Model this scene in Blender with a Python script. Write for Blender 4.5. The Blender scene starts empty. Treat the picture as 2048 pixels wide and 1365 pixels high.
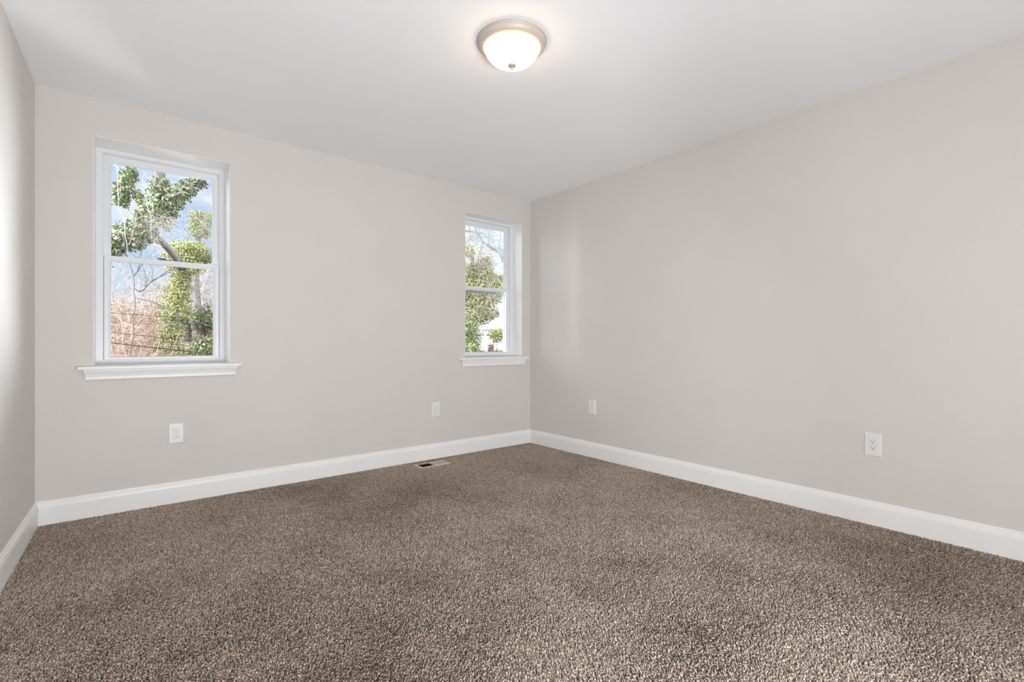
import bpy, bmesh, math, random
import numpy as np
from mathutils import Vector, Matrix

random.seed(7)
rng = np.random.default_rng(11)
S = bpy.context.scene
COL = S.collection
PI = math.pi

# ------------------------------------------------------------------ camera
# room axes: x along the window wall (corner at 0), y out of the window wall, z up
CAM = Vector((-3.268, -3.744, 1.012))
FWD = Vector((0.6295, 0.7770, 0.0)).normalized()
RGT = Vector((0.7770, -0.6295, 0.0)).normalized()
FPX = 977.0
cd = bpy.data.cameras.new('camera')
cam = bpy.data.objects.new('camera', cd)
COL.objects.link(cam)
cam.location = CAM
cam.rotation_euler = (PI / 2, 0, math.atan2(FWD.y, FWD.x) - PI / 2)
cd.sensor_fit = 'HORIZONTAL'
cd.sensor_width = 36.0
cd.lens = 36.0 * FPX / 2048.0
cd.shift_y = 3.5 / 2048.0
cd.clip_start = 0.02
cd.clip_end = 500
S.camera = cam


def at(px, py, depth):
    """point of the place seen in direction (px, py) at this distance in front of the camera"""
    return CAM + FWD * depth + RGT * ((px - 1024.0) / FPX * depth) - Vector((0, 0, 1)) * ((py - 686.0) / FPX * depth)


# ------------------------------------------------------------------ view, world, sun, added fill lamps
S.view_settings.view_transform = 'Standard'
S.view_settings.look = 'None'
S.view_settings.gamma = 1.0
S.view_settings.use_curve_mapping = False
S.view_settings.exposure = 0.05
S.cycles.use_denoising = True
S.cycles.max_bounces = 12
S.cycles.diffuse_bounces = 7
S.cycles.transparent_max_bounces = 16

SKY_STRENGTH = 1.0
SUN_STRENGTH = 10.0
FILL_GLOW = 40.0
FILL_POWER = 107.0
FILL_RIGHT = 190.0
FILL_LEFT = 230.0
LAMP_EMIT = 10.0

w = bpy.data.worlds.new('sky')
S.world = w
w.use_nodes = True
nt = w.node_tree
nt.nodes.clear()
N = nt.nodes.new
L = nt.links.new
tc = N('ShaderNodeTexCoord')
sep = N('ShaderNodeSeparateXYZ')
L(tc.outputs['Generated'], sep.inputs[0])
grad = N('ShaderNodeValToRGB')
grad.color_ramp.elements[0].position = 0.0
grad.color_ramp.elements[0].color = (0.95, 0.97, 1.0, 1)
grad.color_ramp.elements[1].position = 0.45
grad.color_ramp.elements[1].color = (0.40, 0.58, 0.96, 1)
e = grad.color_ramp.elements.new(0.16)
e.color = (0.56, 0.72, 0.98, 1)
L(sep.outputs['Z'], grad.inputs[0])
mp = N('ShaderNodeMapping')
mp.inputs['Scale'].default_value = (1.0, 1.0, 2.6)
L(tc.outputs['Generated'], mp.inputs[0])
nz = N('ShaderNodeTexNoise')
nz.inputs['Scale'].default_value = 6.5
nz.inputs['Detail'].default_value = 6
nz.inputs['Roughness'].default_value = 0.55
L(mp.outputs[0], nz.inputs['Vector'])
cr = N('ShaderNodeValToRGB')
cr.color_ramp.elements[0].position = 0.49
cr.color_ramp.elements[1].position = 0.68
L(nz.outputs['Fac'], cr.inputs[0])
mx = N('ShaderNodeMix')
mx.data_type = 'RGBA'
L(cr.outputs[0], mx.inputs[0])
L(grad.outputs[0], mx.inputs[6])
mx.inputs[7].default_value = (1.0, 1.0, 1.0, 1)
bg = N('ShaderNodeBackground')
bg.inputs['Strength'].default_value = SKY_STRENGTH


def sky_fill_glow(d, power, strength):
    """broad glow added to the sky around direction d to brighten the room"""
    v = N('ShaderNodeVectorMath')
    v.operation = 'DOT_PRODUCT'
    L(tc.outputs['Generated'], v.inputs[0])
    v.inputs[1].default_value = Vector(d).normalized()
    m0 = N('ShaderNodeMath')
    m0.operation = 'MAXIMUM'
    L(v.outputs['Value'], m0.inputs[0])
    m0.inputs[1].default_value = 0.0
    m1 = N('ShaderNodeMath')
    m1.operation = 'POWER'
    L(m0.outputs[0], m1.inputs[0])
    m1.inputs[1].default_value = power
    m2 = N('ShaderNodeMath')
    m2.operation = 'MULTIPLY'
    L(m1.outputs[0], m2.inputs[0])
    m2.inputs[1].default_value = strength
    return m2.outputs[0]


ga = sky_fill_glow((-0.95, 0.0, 0.30), 3.0, FILL_GLOW)          # unseen sky glow added on the left to light the room
gb = sky_fill_glow((0.96, -0.20, 0.20), 5.0, FILL_GLOW * .6)  # weaker added glow on the right
sm = N('ShaderNodeMath')
L(ga, sm.inputs[0])
L(gb, sm.inputs[1])
hz = N('ShaderNodeMix')
hz.data_type = 'RGBA'
hz.blend_type = 'ADD'
hz.inputs[0].default_value = 1.0
hc_ = N('ShaderNodeMix')
hc_.data_type = 'RGBA'
hc_.blend_type = 'MULTIPLY'
hc_.inputs[0].default_value = 1.0
hc_.inputs[6].default_value = (0.90, 0.95, 1.0, 1)
L(sm.outputs[0], hc_.inputs[7])
L(mx.outputs[2], hz.inputs[6])
L(hc_.outputs[2], hz.inputs[7])
L(hz.outputs[2], bg.inputs['Color'])
wo = N('ShaderNodeOutputWorld')
L(bg.outputs[0], wo.inputs['Surface'])

sd = bpy.data.lights.new('sun', 'SUN')
sun = bpy.data.objects.new('sun', sd)
COL.objects.link(sun)
sd.energy = SUN_STRENGTH
sd.angle = 0.009
sd.color = (1.0, 0.94, 0.84)
sun.location = (-10, -12, 20)
sun.rotation_euler = Vector((0.50, 0.58, -0.64)).to_track_quat('-Z', 'Y').to_euler()

# added fill lamp in a made-up low window behind the camera
FILL_OPENING = (-3.50, -1.70, 0.10, 0.79)       # x0 x1 z0 z1
YF = -4.70                            # inner face of the wall behind the camera
H = 2.44
XL = -3.616       # left wall at the window wall
SKEW = 0.033      # the left wall opens out slightly towards the camera
XLF = XL + SKEW * YF



def fill_lamp(name, centre, direction, sx, sz, power, col=(0.96, 1.0, 1.05)):
    ld = bpy.data.lights.new(name, 'AREA')
    lo = bpy.data.objects.new(name, ld)
    COL.objects.link(lo)
    ld.shape = 'RECTANGLE'
    ld.size, ld.size_y = sx, sz
    ld.energy = power
    ld.color = col
    lo.location = centre
    lo.rotation_euler = Vector(direction).to_track_quat('-Z', 'Y').to_euler()


fill_lamp('rear_fill_lamp', ((FILL_OPENING[0] + FILL_OPENING[1]) / 2, YF - .11, (FILL_OPENING[2] + FILL_OPENING[3]) / 2), (.25, .75, .52), FILL_OPENING[1] - FILL_OPENING[0] - .14, FILL_OPENING[3] - FILL_OPENING[2] - .14, FILL_POWER)
# fill lamps added outside the back windows, kept out of view
fill_lamp('back_window_fill_lamp', (-1.60, .78, 1.5), (1.15, -.70, -.03), .75, 1.8, FILL_RIGHT, (.90, .95, 1.0))
fill_lamp('back_window_fill_lamp', (-2.15, .85, 1.30), (-.87, -.70, .0), .7, 1.9, FILL_LEFT, (.90, .95, 1.0))


# ------------------------------------------------------------------ helpers
def tag(o, label=None, cat=None, group=None, kind=None):
    if label: o['label'] = label
    if cat: o['category'] = cat
    if group: o['group'] = group
    if kind: o['kind'] = kind
    return o


def wloc(o):
    v = Vector((0, 0, 0))
    while o is not None:
        v = v + Vector(o.location)
        o = o.parent
    return v


def empty(name, loc, parent=None):
    o = bpy.data.objects.new(name, None)
    o.empty_display_size = 0.1
    COL.objects.link(o)
    o.location = loc
    if parent: o.parent = parent
    return o


def finish(name, me, mat, parent=None, smooth=False):
    o = bpy.data.objects.new(name, me)
    COL.objects.link(o)
    if mat: me.materials.append(mat)
    if parent:
        o.parent = parent
        me.transform(Matrix.Translation(-wloc(parent)))
    if smooth:
        me.polygons.foreach_set('use_smooth', [True] * len(me.polygons))
    me.update()
    return o


def pyobj(name, verts, faces, mat, parent=None, smooth=False):
    me = bpy.data.meshes.new(name)
    me.from_pydata([tuple(v) for v in verts], [], faces)
    return finish(name, me, mat, parent, smooth)


def bmobj(name, bm, mat, parent=None, smooth=False):
    me = bpy.data.meshes.new(name)
    bmesh.ops.recalc_face_normals(bm, faces=bm.faces)
    bm.to_mesh(me)
    bm.free()
    return finish(name, me, mat, parent, smooth)


def add_box(bm, x0, x1, y0, y1, z0, z1, bev=0.0, seg=2):
    r = bmesh.ops.create_cube(bm, size=1.0)
    vs = r['verts']
    for v in vs:
        v.co.x = x0 if v.co.x < 0 else x1
        v.co.y = y0 if v.co.y < 0 else y1
        v.co.z = z0 if v.co.z < 0 else z1
    if bev > 0:
        es = list({e for v in vs for e in v.link_edges})
        bmesh.ops.bevel(bm, geom=es, offset=bev, segments=seg, affect='EDGES', profile=0.5)


def boxobj(name, b, mat, parent=None, bev=0.0):
    bm = bmesh.new()
    add_box(bm, *b, bev=bev)
    return bmobj(name, bm, mat, parent)


def add_rectframe(bm, x0, x1, z0, z1, wl, wr, wb, wt, prof):
    """mitred rectangular frame in the x/z plane; prof = closed list of (t, y), t from 0 (outer edge) to 1 (inner edge)"""
    rings = []
    for (t, y) in prof:
        a, b_ = x0 + wl * t, x1 - wr * t
        c, d = z0 + wb * t, z1 - wt * t
        rings.append([bm.verts.new((a, y, c)), bm.verts.new((b_, y, c)), bm.verts.new((b_, y, d)), bm.verts.new((a, y, d))])
    n = len(rings)
    for i in range(n):
        r0, r1 = rings[i], rings[(i + 1) % n]
        for k in range(4):
            k2 = (k + 1) % 4
            bm.faces.new((r0[k], r0[k2], r1[k2], r1[k]))


def lathe(name, prof, c, mat, parent=None, seg=64, close=True):
    """prof: (r, z) pairs relative to c"""
    vs, fs = [], []
    n = len(prof)
    for (r, z) in prof:
        for k in range(seg):
            a = 2 * PI * k / seg
            vs.append((c[0] + r * math.cos(a), c[1] + r * math.sin(a), c[2] + z))
    for i in range(n - 1):
        for k in range(seg):
            k2 = (k + 1) % seg
            fs.append((i * seg + k, i * seg + k2, (i + 1) * seg + k2, (i + 1) * seg + k))
    if close:
        fs.append(tuple(range(seg))[::-1])
        fs.append(tuple((n - 1) * seg + k for k in range(seg)))
    o = pyobj(name, vs, fs, mat, parent)
    bm = bmesh.new()
    bm.from_mesh(o.data)
    bmesh.ops.remove_doubles(bm, verts=bm.verts, dist=1e-6)
    bmesh.ops.recalc_face_normals(bm, faces=bm.faces)
    bm.to_mesh(o.data)
    bm.free()
    o.data.polygons.foreach_set('use_smooth', [True] * len(o.data.polygons))
    return o


# ------------------------------------------------------------------ materials
def mat_new(name):
    m = bpy.data.materials.new(name)
    m.use_nodes = True
    return m, m.node_tree.nodes, m.node_tree.links, m.node_tree.nodes['Principled BSDF']


def paint(name, col, rough=0.55, bump=0.05, scale=260.0, var=0.012, spec=0.35):
    m, n, l, p = mat_new(name)
    p.inputs['Roughness'].default_value = rough
    p.inputs['Specular IOR Level'].default_value = spec
    t = n.new('ShaderNodeTexCoord')
    a = n.new('ShaderNodeTexNoise')
    a.inputs['Scale'].default_value = 2.3
    a.inputs['Detail'].default_value = 3
    l.new(t.outputs['Object'], a.inputs['Vector'])
    r = n.new('ShaderNodeValToRGB')
    c0 = tuple(max(0, c * (1 - var)) for c in col)
    c1 = tuple(min(1, c * (1 + var)) for c in col)
    r.color_ramp.elements[0].position = 0.3
    r.color_ramp.elements[1].position = 0.7
    r.color_ramp.elements[0].color = (*c0, 1)
    r.color_ramp.elements[1].color = (*c1, 1)
    l.new(a.outputs['Fac'], r.inputs[0])
    l.new(r.outputs[0], p.inputs['Base Color'])
    if bump > 0:
        b = n.new('ShaderNodeTexNoise')
        b.inputs['Scale'].default_value = scale
        b.inputs['Detail'].default_value = 2
        l.new(t.outputs['Object'], b.inputs['Vector'])
        bp = n.new('ShaderNodeBump')
        bp.inputs['Strength'].default_value = bump
        bp.inputs['Distance'].default_value = 0.002
        l.new(b.outputs['Fac'], bp.inputs['Height'])
        l.new(bp.outputs[0], p.inputs['Normal'])
    return m


M = {}
M['wall'] = paint('greige_wall_paint', (0.70, 0.664, 0.632), 0.6, 0.05)
M['ceiling'] = paint('flat_white_ceiling_paint', (0.92, 0.925, 0.935), 0.8, 0.04)
M['trim'] = paint('semi_gloss_white_trim', (0.90, 0.895, 0.885), 0.35, 0.0, spec=0.4)
M['vinyl'] = paint('white_vinyl', (0.84, 0.845, 0.865), 0.35, 0.0, spec=0.45)
M['plastic'] = paint('white_plastic', (0.82, 0.81, 0.795), 0.3, 0.0, spec=0.45)
M['slot'] = paint('dark_slot', (0.03, 0.028, 0.026), 0.7, 0.0)
M['screen_metal'] = paint('pale_screen_aluminium', (.16, .18, .21), 0.4, 0.0)
M['lock'] = paint('grey_lock_metal', (0.16, 0.16, 0.165), 0.4, 0.0)
M['shade_strip'] = paint('grey_gap_shade', (.20, .20, .21), .9, 0.0)  # dark colour standing in for the gap shadow
M['outer'] = paint('outside_masonry', (0.45, 0.43, 0.42), 0.8, 0.2, 40)
M['register'] = paint('beige_register_enamel', (0.62, 0.535, 0.45), 0.45, 0.0)
M['duct_and_shade'] = paint('dark_duct_and_shade', (0.035, 0.028, 0.022), 0.7, 0.0)  # also paints the shade on the open louvers

m, n, l, p = mat_new('brushed_nickel')
p.inputs['Base Color'].default_value = (0.62, 0.54, 0.47, 1)
p.inputs['Metallic'].default_value = 0.25
p.inputs['Roughness'].default_value = 0.55
t = n.new('ShaderNodeTexNoise')
t.inputs['Scale'].default_value = 90
bp = n.new('ShaderNodeBump')
bp.inputs['Strength'].default_value = 0.03
l.new(t.outputs['Fac'], bp.inputs['Height'])
l.new(bp.outputs[0], p.inputs['Normal'])
M['nickel'] = m
M['finial'] = paint('satin_nickel_finial', (.40, .33, .265), .5, 0)

m, n, l, p = mat_new('lit_frosted_glass')
p.inputs['Base Color'].default_value = (0.9, 0.9, 0.88, 1)
p.inputs['Roughness'].default_value = 0.35
p.inputs['Emission Color'].default_value = (1.0, 0.68, 0.43, 1)
p.inputs['Emission Strength'].default_value = LAMP_EMIT
M['dome'] = m

m = bpy.data.materials.new('window_glass')
m.use_nodes = True
n, l = m.node_tree.nodes, m.node_tree.links
n.clear()
out = n.new('ShaderNodeOutputMaterial')
mixs = n.new('ShaderNodeMixShader')
tr = n.new('ShaderNodeBsdfTransparent')
tr.inputs['Color'].default_value = (0.97, 0.985, 0.98, 1)
gl = n.new('ShaderNodeBsdfGlossy')
gl.inputs['Roughness'].default_value = 0.0
fr = n.new('ShaderNodeFresnel')
fr.inputs['IOR'].default_value = 1.5
l.new(fr.outputs[0], mixs.inputs[0])
l.new(tr.outputs[0], mixs.inputs[1])
l.new(gl.outputs[0], mixs.inputs[2])
l.new(mixs.outputs[0], out.inputs['Surface'])
M['glass'] = m


OUT = .33          # outdoor colours scaled down to offset the added sky glow


def attr_mat(name, stops, attr='v', rough=0.5, translucent=0.0, spec=0.3):
    """colour picked per leaf or stem by a stored random value"""
    m, n, l, p = mat_new(name)
    p.inputs['Roughness'].default_value = rough
    p.inputs['Specular IOR Level'].default_value = spec
    stops = [(q[0], tuple(c * OUT for c in q[1])) for q in stops]
    a = n.new('ShaderNodeAttribute')
    a.attribute_name = attr
    r = n.new('ShaderNodeValToRGB')
    cr = r.color_ramp
    cr.elements[0].position, cr.elements[0].color = stops[0][0], (*stops[0][1], 1)
    cr.elements[1].position, cr.elements[1].color = stops[-1][0], (*stops[-1][1], 1)
    for pos, c in stops[1:-1]:
        e = cr.elements.new(pos)
        e.color = (*c, 1)
    l.new(a.outputs['Fac'], r.inputs[0])
    l.new(r.outputs[0], p.inputs['Base Color'])
    if translucent > 0:
        t = n.new('ShaderNodeBsdfTranslucent')
        l.new(r.outputs[0], t.inputs['Color'])
        mx = n.new('ShaderNodeMixShader')
        mx.inputs[0].default_value = translucent
        l.new(p.outputs[0], mx.inputs[1])
        l.new(t.outputs[0], mx.inputs[2])
        l.new(mx.outputs[0], n['Material Output'].inputs['Surface'])
    return m


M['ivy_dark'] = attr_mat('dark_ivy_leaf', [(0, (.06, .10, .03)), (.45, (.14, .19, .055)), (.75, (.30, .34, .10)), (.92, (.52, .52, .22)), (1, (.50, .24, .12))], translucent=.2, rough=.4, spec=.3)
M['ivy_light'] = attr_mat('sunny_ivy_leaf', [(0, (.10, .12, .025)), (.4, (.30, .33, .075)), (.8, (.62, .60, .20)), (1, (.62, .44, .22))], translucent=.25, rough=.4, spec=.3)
M['brush'] = attr_mat('dry_stems', [(0, (.10, .05, .035)), (.3, (.34, .19, .13)), (.65, (.72, .50, .39)), (1, (1.3, 1.1, .95))], rough=.8)
M['deadleaf'] = attr_mat('dry_leaves', [(0, (.20, .11, .07)), (.5, (.36, .22, .14)), (1, (.52, .37, .26))], rough=.8, translucent=.2)


def bark(name, c0, c1, scale=14):
    c0, c1 = tuple(c * OUT for c in c0), tuple(c * OUT for c in c1)
    m, n, l, p = mat_new(name)
    p.inputs['Roughness'].default_value = 0.85
    t = n.new('ShaderNodeTexCoord')
    mpn = n.new('ShaderNodeMapping')
    mpn.inputs['Scale'].default_value = (1, 1, 0.25)
    l.new(t.outputs['Object'], mpn.inputs[0])
    a = n.new('ShaderNodeTexNoise')
    a.inputs['Scale'].default_value = scale
    a.inputs['Detail'].default_value = 5
    l.new(mpn.outputs[0], a.inputs['Vector'])
    r = n.new('ShaderNodeValToRGB')
    r.color_ramp.elements[0].position, r.color_ramp.elements[0].color = .3, (*c0, 1)
    r.color_ramp.elements[1].position, r.color_ramp.elements[1].color = .7, (*c1, 1)
    l.new(a.outputs['Fac'], r.inputs[0])
    l.new(r.outputs[0], p.inputs['Base Color'])
    bp = n.new('ShaderNodeBump')
    bp.inputs['Strength'].default_value = .5
    bp.inputs['Distance'].default_value = .02
    l.new(a.outputs['Fac'], bp.inputs['Height'])
    l.new(bp.outputs[0], p.inputs['Normal'])
    return m


M['bark'] = bark('brown_bark', (.06, .046, .038), (.17, .135, .115))
M['bark_grey'] = bark('grey_bark', (.07, .062, .06), (.20, .18, .17))
M['bark_dark'] = bark('dark_wet_bark', (.012, .01, .01), (.05, .044, .04))
M['bark_pale'] = bark('pale_vine_bark', (.28, .23, .20), (.50, .44, .39))
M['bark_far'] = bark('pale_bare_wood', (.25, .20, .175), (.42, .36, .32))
M['soil'] = bark('leaf_littered_soil', (.20, .12, .085), (.46, .31, .23), 2.5)
M['cable'] = paint('dark_cable_sheath', (.012, .009, .008), 1.0, 0, spec=0)
M['siding'] = paint('white_house_siding', (.42, .415, .41), .7, 0)
M['shingle'] = paint('pale_roof_shingle', (.36, .35, .35), .8, 0)
M['porchroof'] = paint('tan_porch_roof', (.29, .23, .18), .8, 0)
M['dark_window'] = paint('dark_far_window', (.09, .095, .11), .2, 0)

# ------------------------------------------------------------------ room shell
T = 0.27          # thickness of the window wall
J = 0.0025        # jamb board thickness


def wall_holes(name, x0, x1, z0, z1, y0, y1, holes, mat, back_mat=None):
    xs = sorted({x0, x1, *[h[0] for h in holes], *[h[1] for h in holes]})
    zs = sorted({z0, z1, *[h[2] for h in holes], *[h[3] for h in holes]})
    bm = bmesh.new()
    vc = {}

    def v(x, y, z):
        k = (round(x, 5), round(y, 5), round(z, 5))
        if k not in vc: vc[k] = bm.verts.new(k)
        return vc[k]

    def hole(a, b, c, d):
        return any(a >= h[0] - 1e-6 and b <= h[1] + 1e-6 and c >= h[2] - 1e-6 and d <= h[3] + 1e-6 for h in holes)
    for i in range(len(xs) - 1):
        for k in range(len(zs) - 1):
            a, b, c, d = xs[i], xs[i + 1], zs[k], zs[k + 1]
            if hole(a, b, c, d): continue
            for y in (y0, y1):
                bm.faces.new((v(a, y, c), v(b, y, c), v(b, y, d), v(a, y, d)))
    for e in [e for e in bm.edges if len(e.link_faces) == 1 and abs(e.verts[0].co.y - y0) < 1e-6]:
        a, b = e.verts
        bm.faces.new((a, b, v(b.co.x, y1, b.co.z), v(a.co.x, y1, a.co.z)))
    return bmobj(name, bm, mat)


W1 = dict(x0=-3.369, x1=-2.677, z0=.875, z1=2.220, d=.200, screen=1.556)
W2 = dict(x0=-.785, x1=-.110, z0=.875, z1=2.214, d=.140, screen=1.525)
holes = [(q['x0'] - J, q['x1'] + J, q['z0'] - .022, q['z1'] + J) for q in (W1, W2)]
o = wall_holes('wall_back', XL - .3, .30, -.25, H + .16, 0, T, holes, M['wall'])
tag(o, 'pale greige back wall holding the two windows', 'wall', kind='structure')
o = wall_holes('wall_right', YF - .2, 0, -.25, H + .16, 0, .30, [], M['wall'])
o.data.transform(Matrix(((0, 1, 0, 0), (1, 0, 0, 0), (0, 0, 1, 0), (0, 0, 0, 1))))
o.data.update()
tag(o, 'long plain pale greige wall on the right', 'wall', kind='structure')
o = wall_holes('wall_left', YF - .25, 0, -.25, H + .16, 0, .25, [], M['wall'])
o.data.transform(Matrix(((SKEW, -1, 0, XL), (1, 0, 0, 0), (0, 0, 1, 0), (0, 0, 0, 1))))
o.data.update()
tag(o, 'sliver of pale wall at the far left edge of the photo', 'wall', kind='structure')
o = wall_holes('wall_front', XLF - .25, .30, -.25, H + .16, YF - .2, YF, [FILL_OPENING], M['wall'])
tag(o, 'greige wall behind the camera with an added low fill window', 'wall', kind='structure')
o = boxobj('ceiling', (XLF, 0, YF, 0, H, H + .15), M['ceiling'])
tag(o, 'smooth flat white ceiling over the room', 'ceiling', kind='structure')
o = boxobj('roof', (XLF - .4, .9, YF - 2.1, .36, H + .16, H + .30), M['outer'])  # added slab; its overhang keeps the sun out of the low opening
tag(o, 'unseen flat roof slab added above the ceiling to block sun', 'roof', kind='structure')

# floor with the cut-out for the register duct
VX0, VX1, VY0, VY1 = -1.364, -1.087, -.242, -.104
FX = (VX0 + .012, VX1 - .012, VY0 + .012, VY1 - .012)
m, n, l, p = mat_new('carpet_backing')
p.inputs['Roughness'].default_value = 1
p.inputs['Specular IOR Level'].default_value = 0
t = n.new('ShaderNodeTexCoord')
a = n.new('ShaderNodeTexNoise')
a.inputs['Scale'].default_value = 180
l.new(t.outputs['Object'], a.inputs['Vector'])
r = n.new('ShaderNodeValToRGB')
r.color_ramp.elements[0].color = (.05, .042, .036, 1)
r.color_ramp.elements[1].color = (.13, .11, .095, 1)
l.new(a.outputs['Fac'], r.inputs[0])
l.new(r.outputs[0], p.inputs['Base Color'])
M['backing'] = m
bm = bmesh.new()
zf = -.007
xs = [XLF, FX[0], FX[1], 0]
ys = [YF, FX[2], FX[3], 0]
for i in range(3):
    for k in range(3):
        if i == 1 and k == 1: continue
        add_box(bm, xs[i], xs[i + 1], ys[k], ys[k + 1], zf - .02, zf)
bmesh.ops.remove_doubles(bm, verts=bm.verts, dist=1e-5)
o = bmobj('floor', bm, M['backing'])
tag(o, 'floor of the room under brown carpet', 'floor', kind='structure')

# carpet pile: one thick twisted tuft every few millimetres
m, n, l, p = mat_new('carpet_yarn')
p.inputs['Roughness'].default_value = .9
p.inputs['Specular IOR Level'].default_value = .15
a = n.new('ShaderNodeAttribute')
a.attribute_name = 'v'
r = n.new('ShaderNodeValToRGB')
cr = r.color_ramp
cr.elements[0].position, cr.elements[0].color = 0, (.20, .158, .126, 1)
cr.elements[1].position, cr.elements[1].color = 1, (.84, .70, .59, 1)
e = cr.elements.new(.5)
e.color = (.48, .392, .322, 1)
l.new(a.outputs['Fac'], r.inputs[0])
l.new(r.outputs[0], p.inputs['Base Color'])
M['yarn'] = m


def smooth_noise(x, y, cell, seed):
    g = np.random.default_rng(seed).standard_normal((64, 64))
    fx, fy = x / cell + 31.3, y / cell + 29.7
    ix, iy = np.floor(fx).astype(int), np.floor(fy).astype(int)
    u, v_ = fx - ix, fy - iy
    u, v_ = u * u * (3 - 2 * u), v_ * v_ * (3 - 2 * v_)
    G = lambda a, b: g[a % 64, b % 64]
    return (G(ix, iy) * (1 - u) + G(ix + 1, iy) * u) * (1 - v_) + (G(ix, iy + 1) * (1 - u) + G(ix + 1, iy + 1) * u) * v_


def carpet(sp=.0056):
    nx, ny = int(3.78 / sp), int(4.28 / sp)
    gx, gy = np.meshgrid(np.arange(nx) * sp - 3.775, -np.arange(ny) * sp - .004, indexing='ij')
    x = gx.ravel() + rng.uniform(-.5, .5, nx * ny) * sp
    y = gy.ravel() + rng.uniform(-.5, .5, nx * ny) * sp
    # only the part of the floor the lens (and a step to its side) can see
    dx, dy = x - CAM.x, y - CAM.y
    dep = dx * FWD.x + dy * FWD.y
    k = (x < -.014) & (x > XL + SKEW * y + .015) & (y < -.014) & (dep > .75)
    k &= ~((x > VX0 + .004) & (x < VX1 - .004) & (y > VY0 + .004) & (y < VY1 - .004))
    x, y = x[k], y[k]
    n_ = len(x)
    h = rng.uniform(.008, .0125, n_)
    lx = 1.15 * smooth_noise(x, y, .50, 21) + .8 * smooth_noise(x, y, .27, 1) + .5 * smooth_noise(x, y, .11, 2)
    ly = 1.15 * smooth_noise(x, y, .50, 23) + .8 * smooth_noise(x, y, .27, 3) + .5 * smooth_noise(x, y, .11, 4)
    a = rng.uniform(0, 2 * PI, n_)
    rr = rng.uniform(.2, 1.0, n_)
    vx = (lx * .34 + rr * np.cos(a)) * .0052
    vy = (ly * .34 + rr * np.sin(a)) * .0052
    b = rng.uniform(0, 2 * PI, n_)
    K = 4
    P = np.zeros((n_, K, 3), np.float32)
    R = np.zeros((n_, K), np.float32)
    rad = rng.uniform(.0017, .0027, n_)
    for i in range(K):
        s = i / (K - 1)
        P[:, i, 0] = x + vx * s ** 1.4 + .0013 * math.sin(PI * s) * np.cos(b)
        P[:, i, 1] = y + vy * s ** 1.4 + .0013 * math.sin(PI * s) * np.sin(b)
        P[:, i, 2] = zf + h * (s - .25 * s * s * rr)
        R[:, i] = rad * (1.0, 1.05, .95, .55)[i]
    hc = bpy.data.hair_curves.new('carpet_pile')
    hc.add_curves([K] * n_)
    hc.attributes['position'].data.foreach_set('vector', P.ravel())
    ra = hc.attributes.get('radius') or hc.attributes.new('radius', 'FLOAT', 'POINT')
    ra.data.foreach_set('value', R.ravel())
    va = hc.attributes.new('v', 'FLOAT', 'CURVE')
    va.data.foreach_set('value', np.clip(rng.normal(.5, .24, n_), 0, 1).astype(np.float32))
    hc.materials.append(M['yarn'])
    o = bpy.data.objects.new('carpet_pile', hc)
    COL.objects.link(o)
    tag(o, 'flecked brown cut pile carpet covering the whole floor', 'carpet', kind='stuff')
    return n_


carpet()

# baseboards
PROF = [(-.012, 0), (-.012, .0150), (.0955, .0150), (.0965, .0125), (.0985, .0125), (.0995, .0145), (.1110, .0125),
        (.1205, .0085), (.1212, .0066), (.1232, .0066), (.1250, .0072), (.1305, .0060), (.1330, .0030), (.1330, 0)]


def baseboard(name, p0, p1, nrm, mit0, mit1, label):
    """profile run from p0 to p1; mitre shortens the outer face at inside corners"""
    p0, p1, nrm = Vector(p0), Vector(p1), Vector(nrm).normalized()
    d = (p1 - p0).normalized()
    vs = []
    for (pt, s, mt) in ((p0, 1, mit0), (p1, -1, mit1)):
        for (z, off) in PROF:
            vs.append(pt + nrm * off + d * (s * mt * off) + Vector((0, 0, z)))
    k = len(PROF)
    fs = [(i, (i + 1) % k, k + (i + 1) % k, k + i) for i in range(k)]
    fs += [tuple(range(k))[::-1], tuple(range(k, 2 * k))]
    o = pyobj(name, vs, fs, M['trim'])
    bm = bmesh.new()
    bm.from_mesh(o.data)
    bmesh.ops.recalc_face_normals(bm, faces=bm.faces)
    bm.to_mesh(o.data)
    bm.free()
    tag(o, label, 'baseboard', kind='structure')


baseboard('baseboard_back', (XL, 0, 0), (0, 0, 0), (0, -1, 0), 1, 1, 'white moulded baseboard under the two windows')
baseboard('baseboard_right', (0, YF, 0), (0, 0, 0), (-1, 0, 0), 0, 1, 'long white moulded baseboard along the right wall')
baseboard('baseboard_left', (XL, 0, 0), (XLF, YF, 0), (1, -SKEW, 0), 1, 0, 'short white baseboard at the left edge of the photo')


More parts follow.
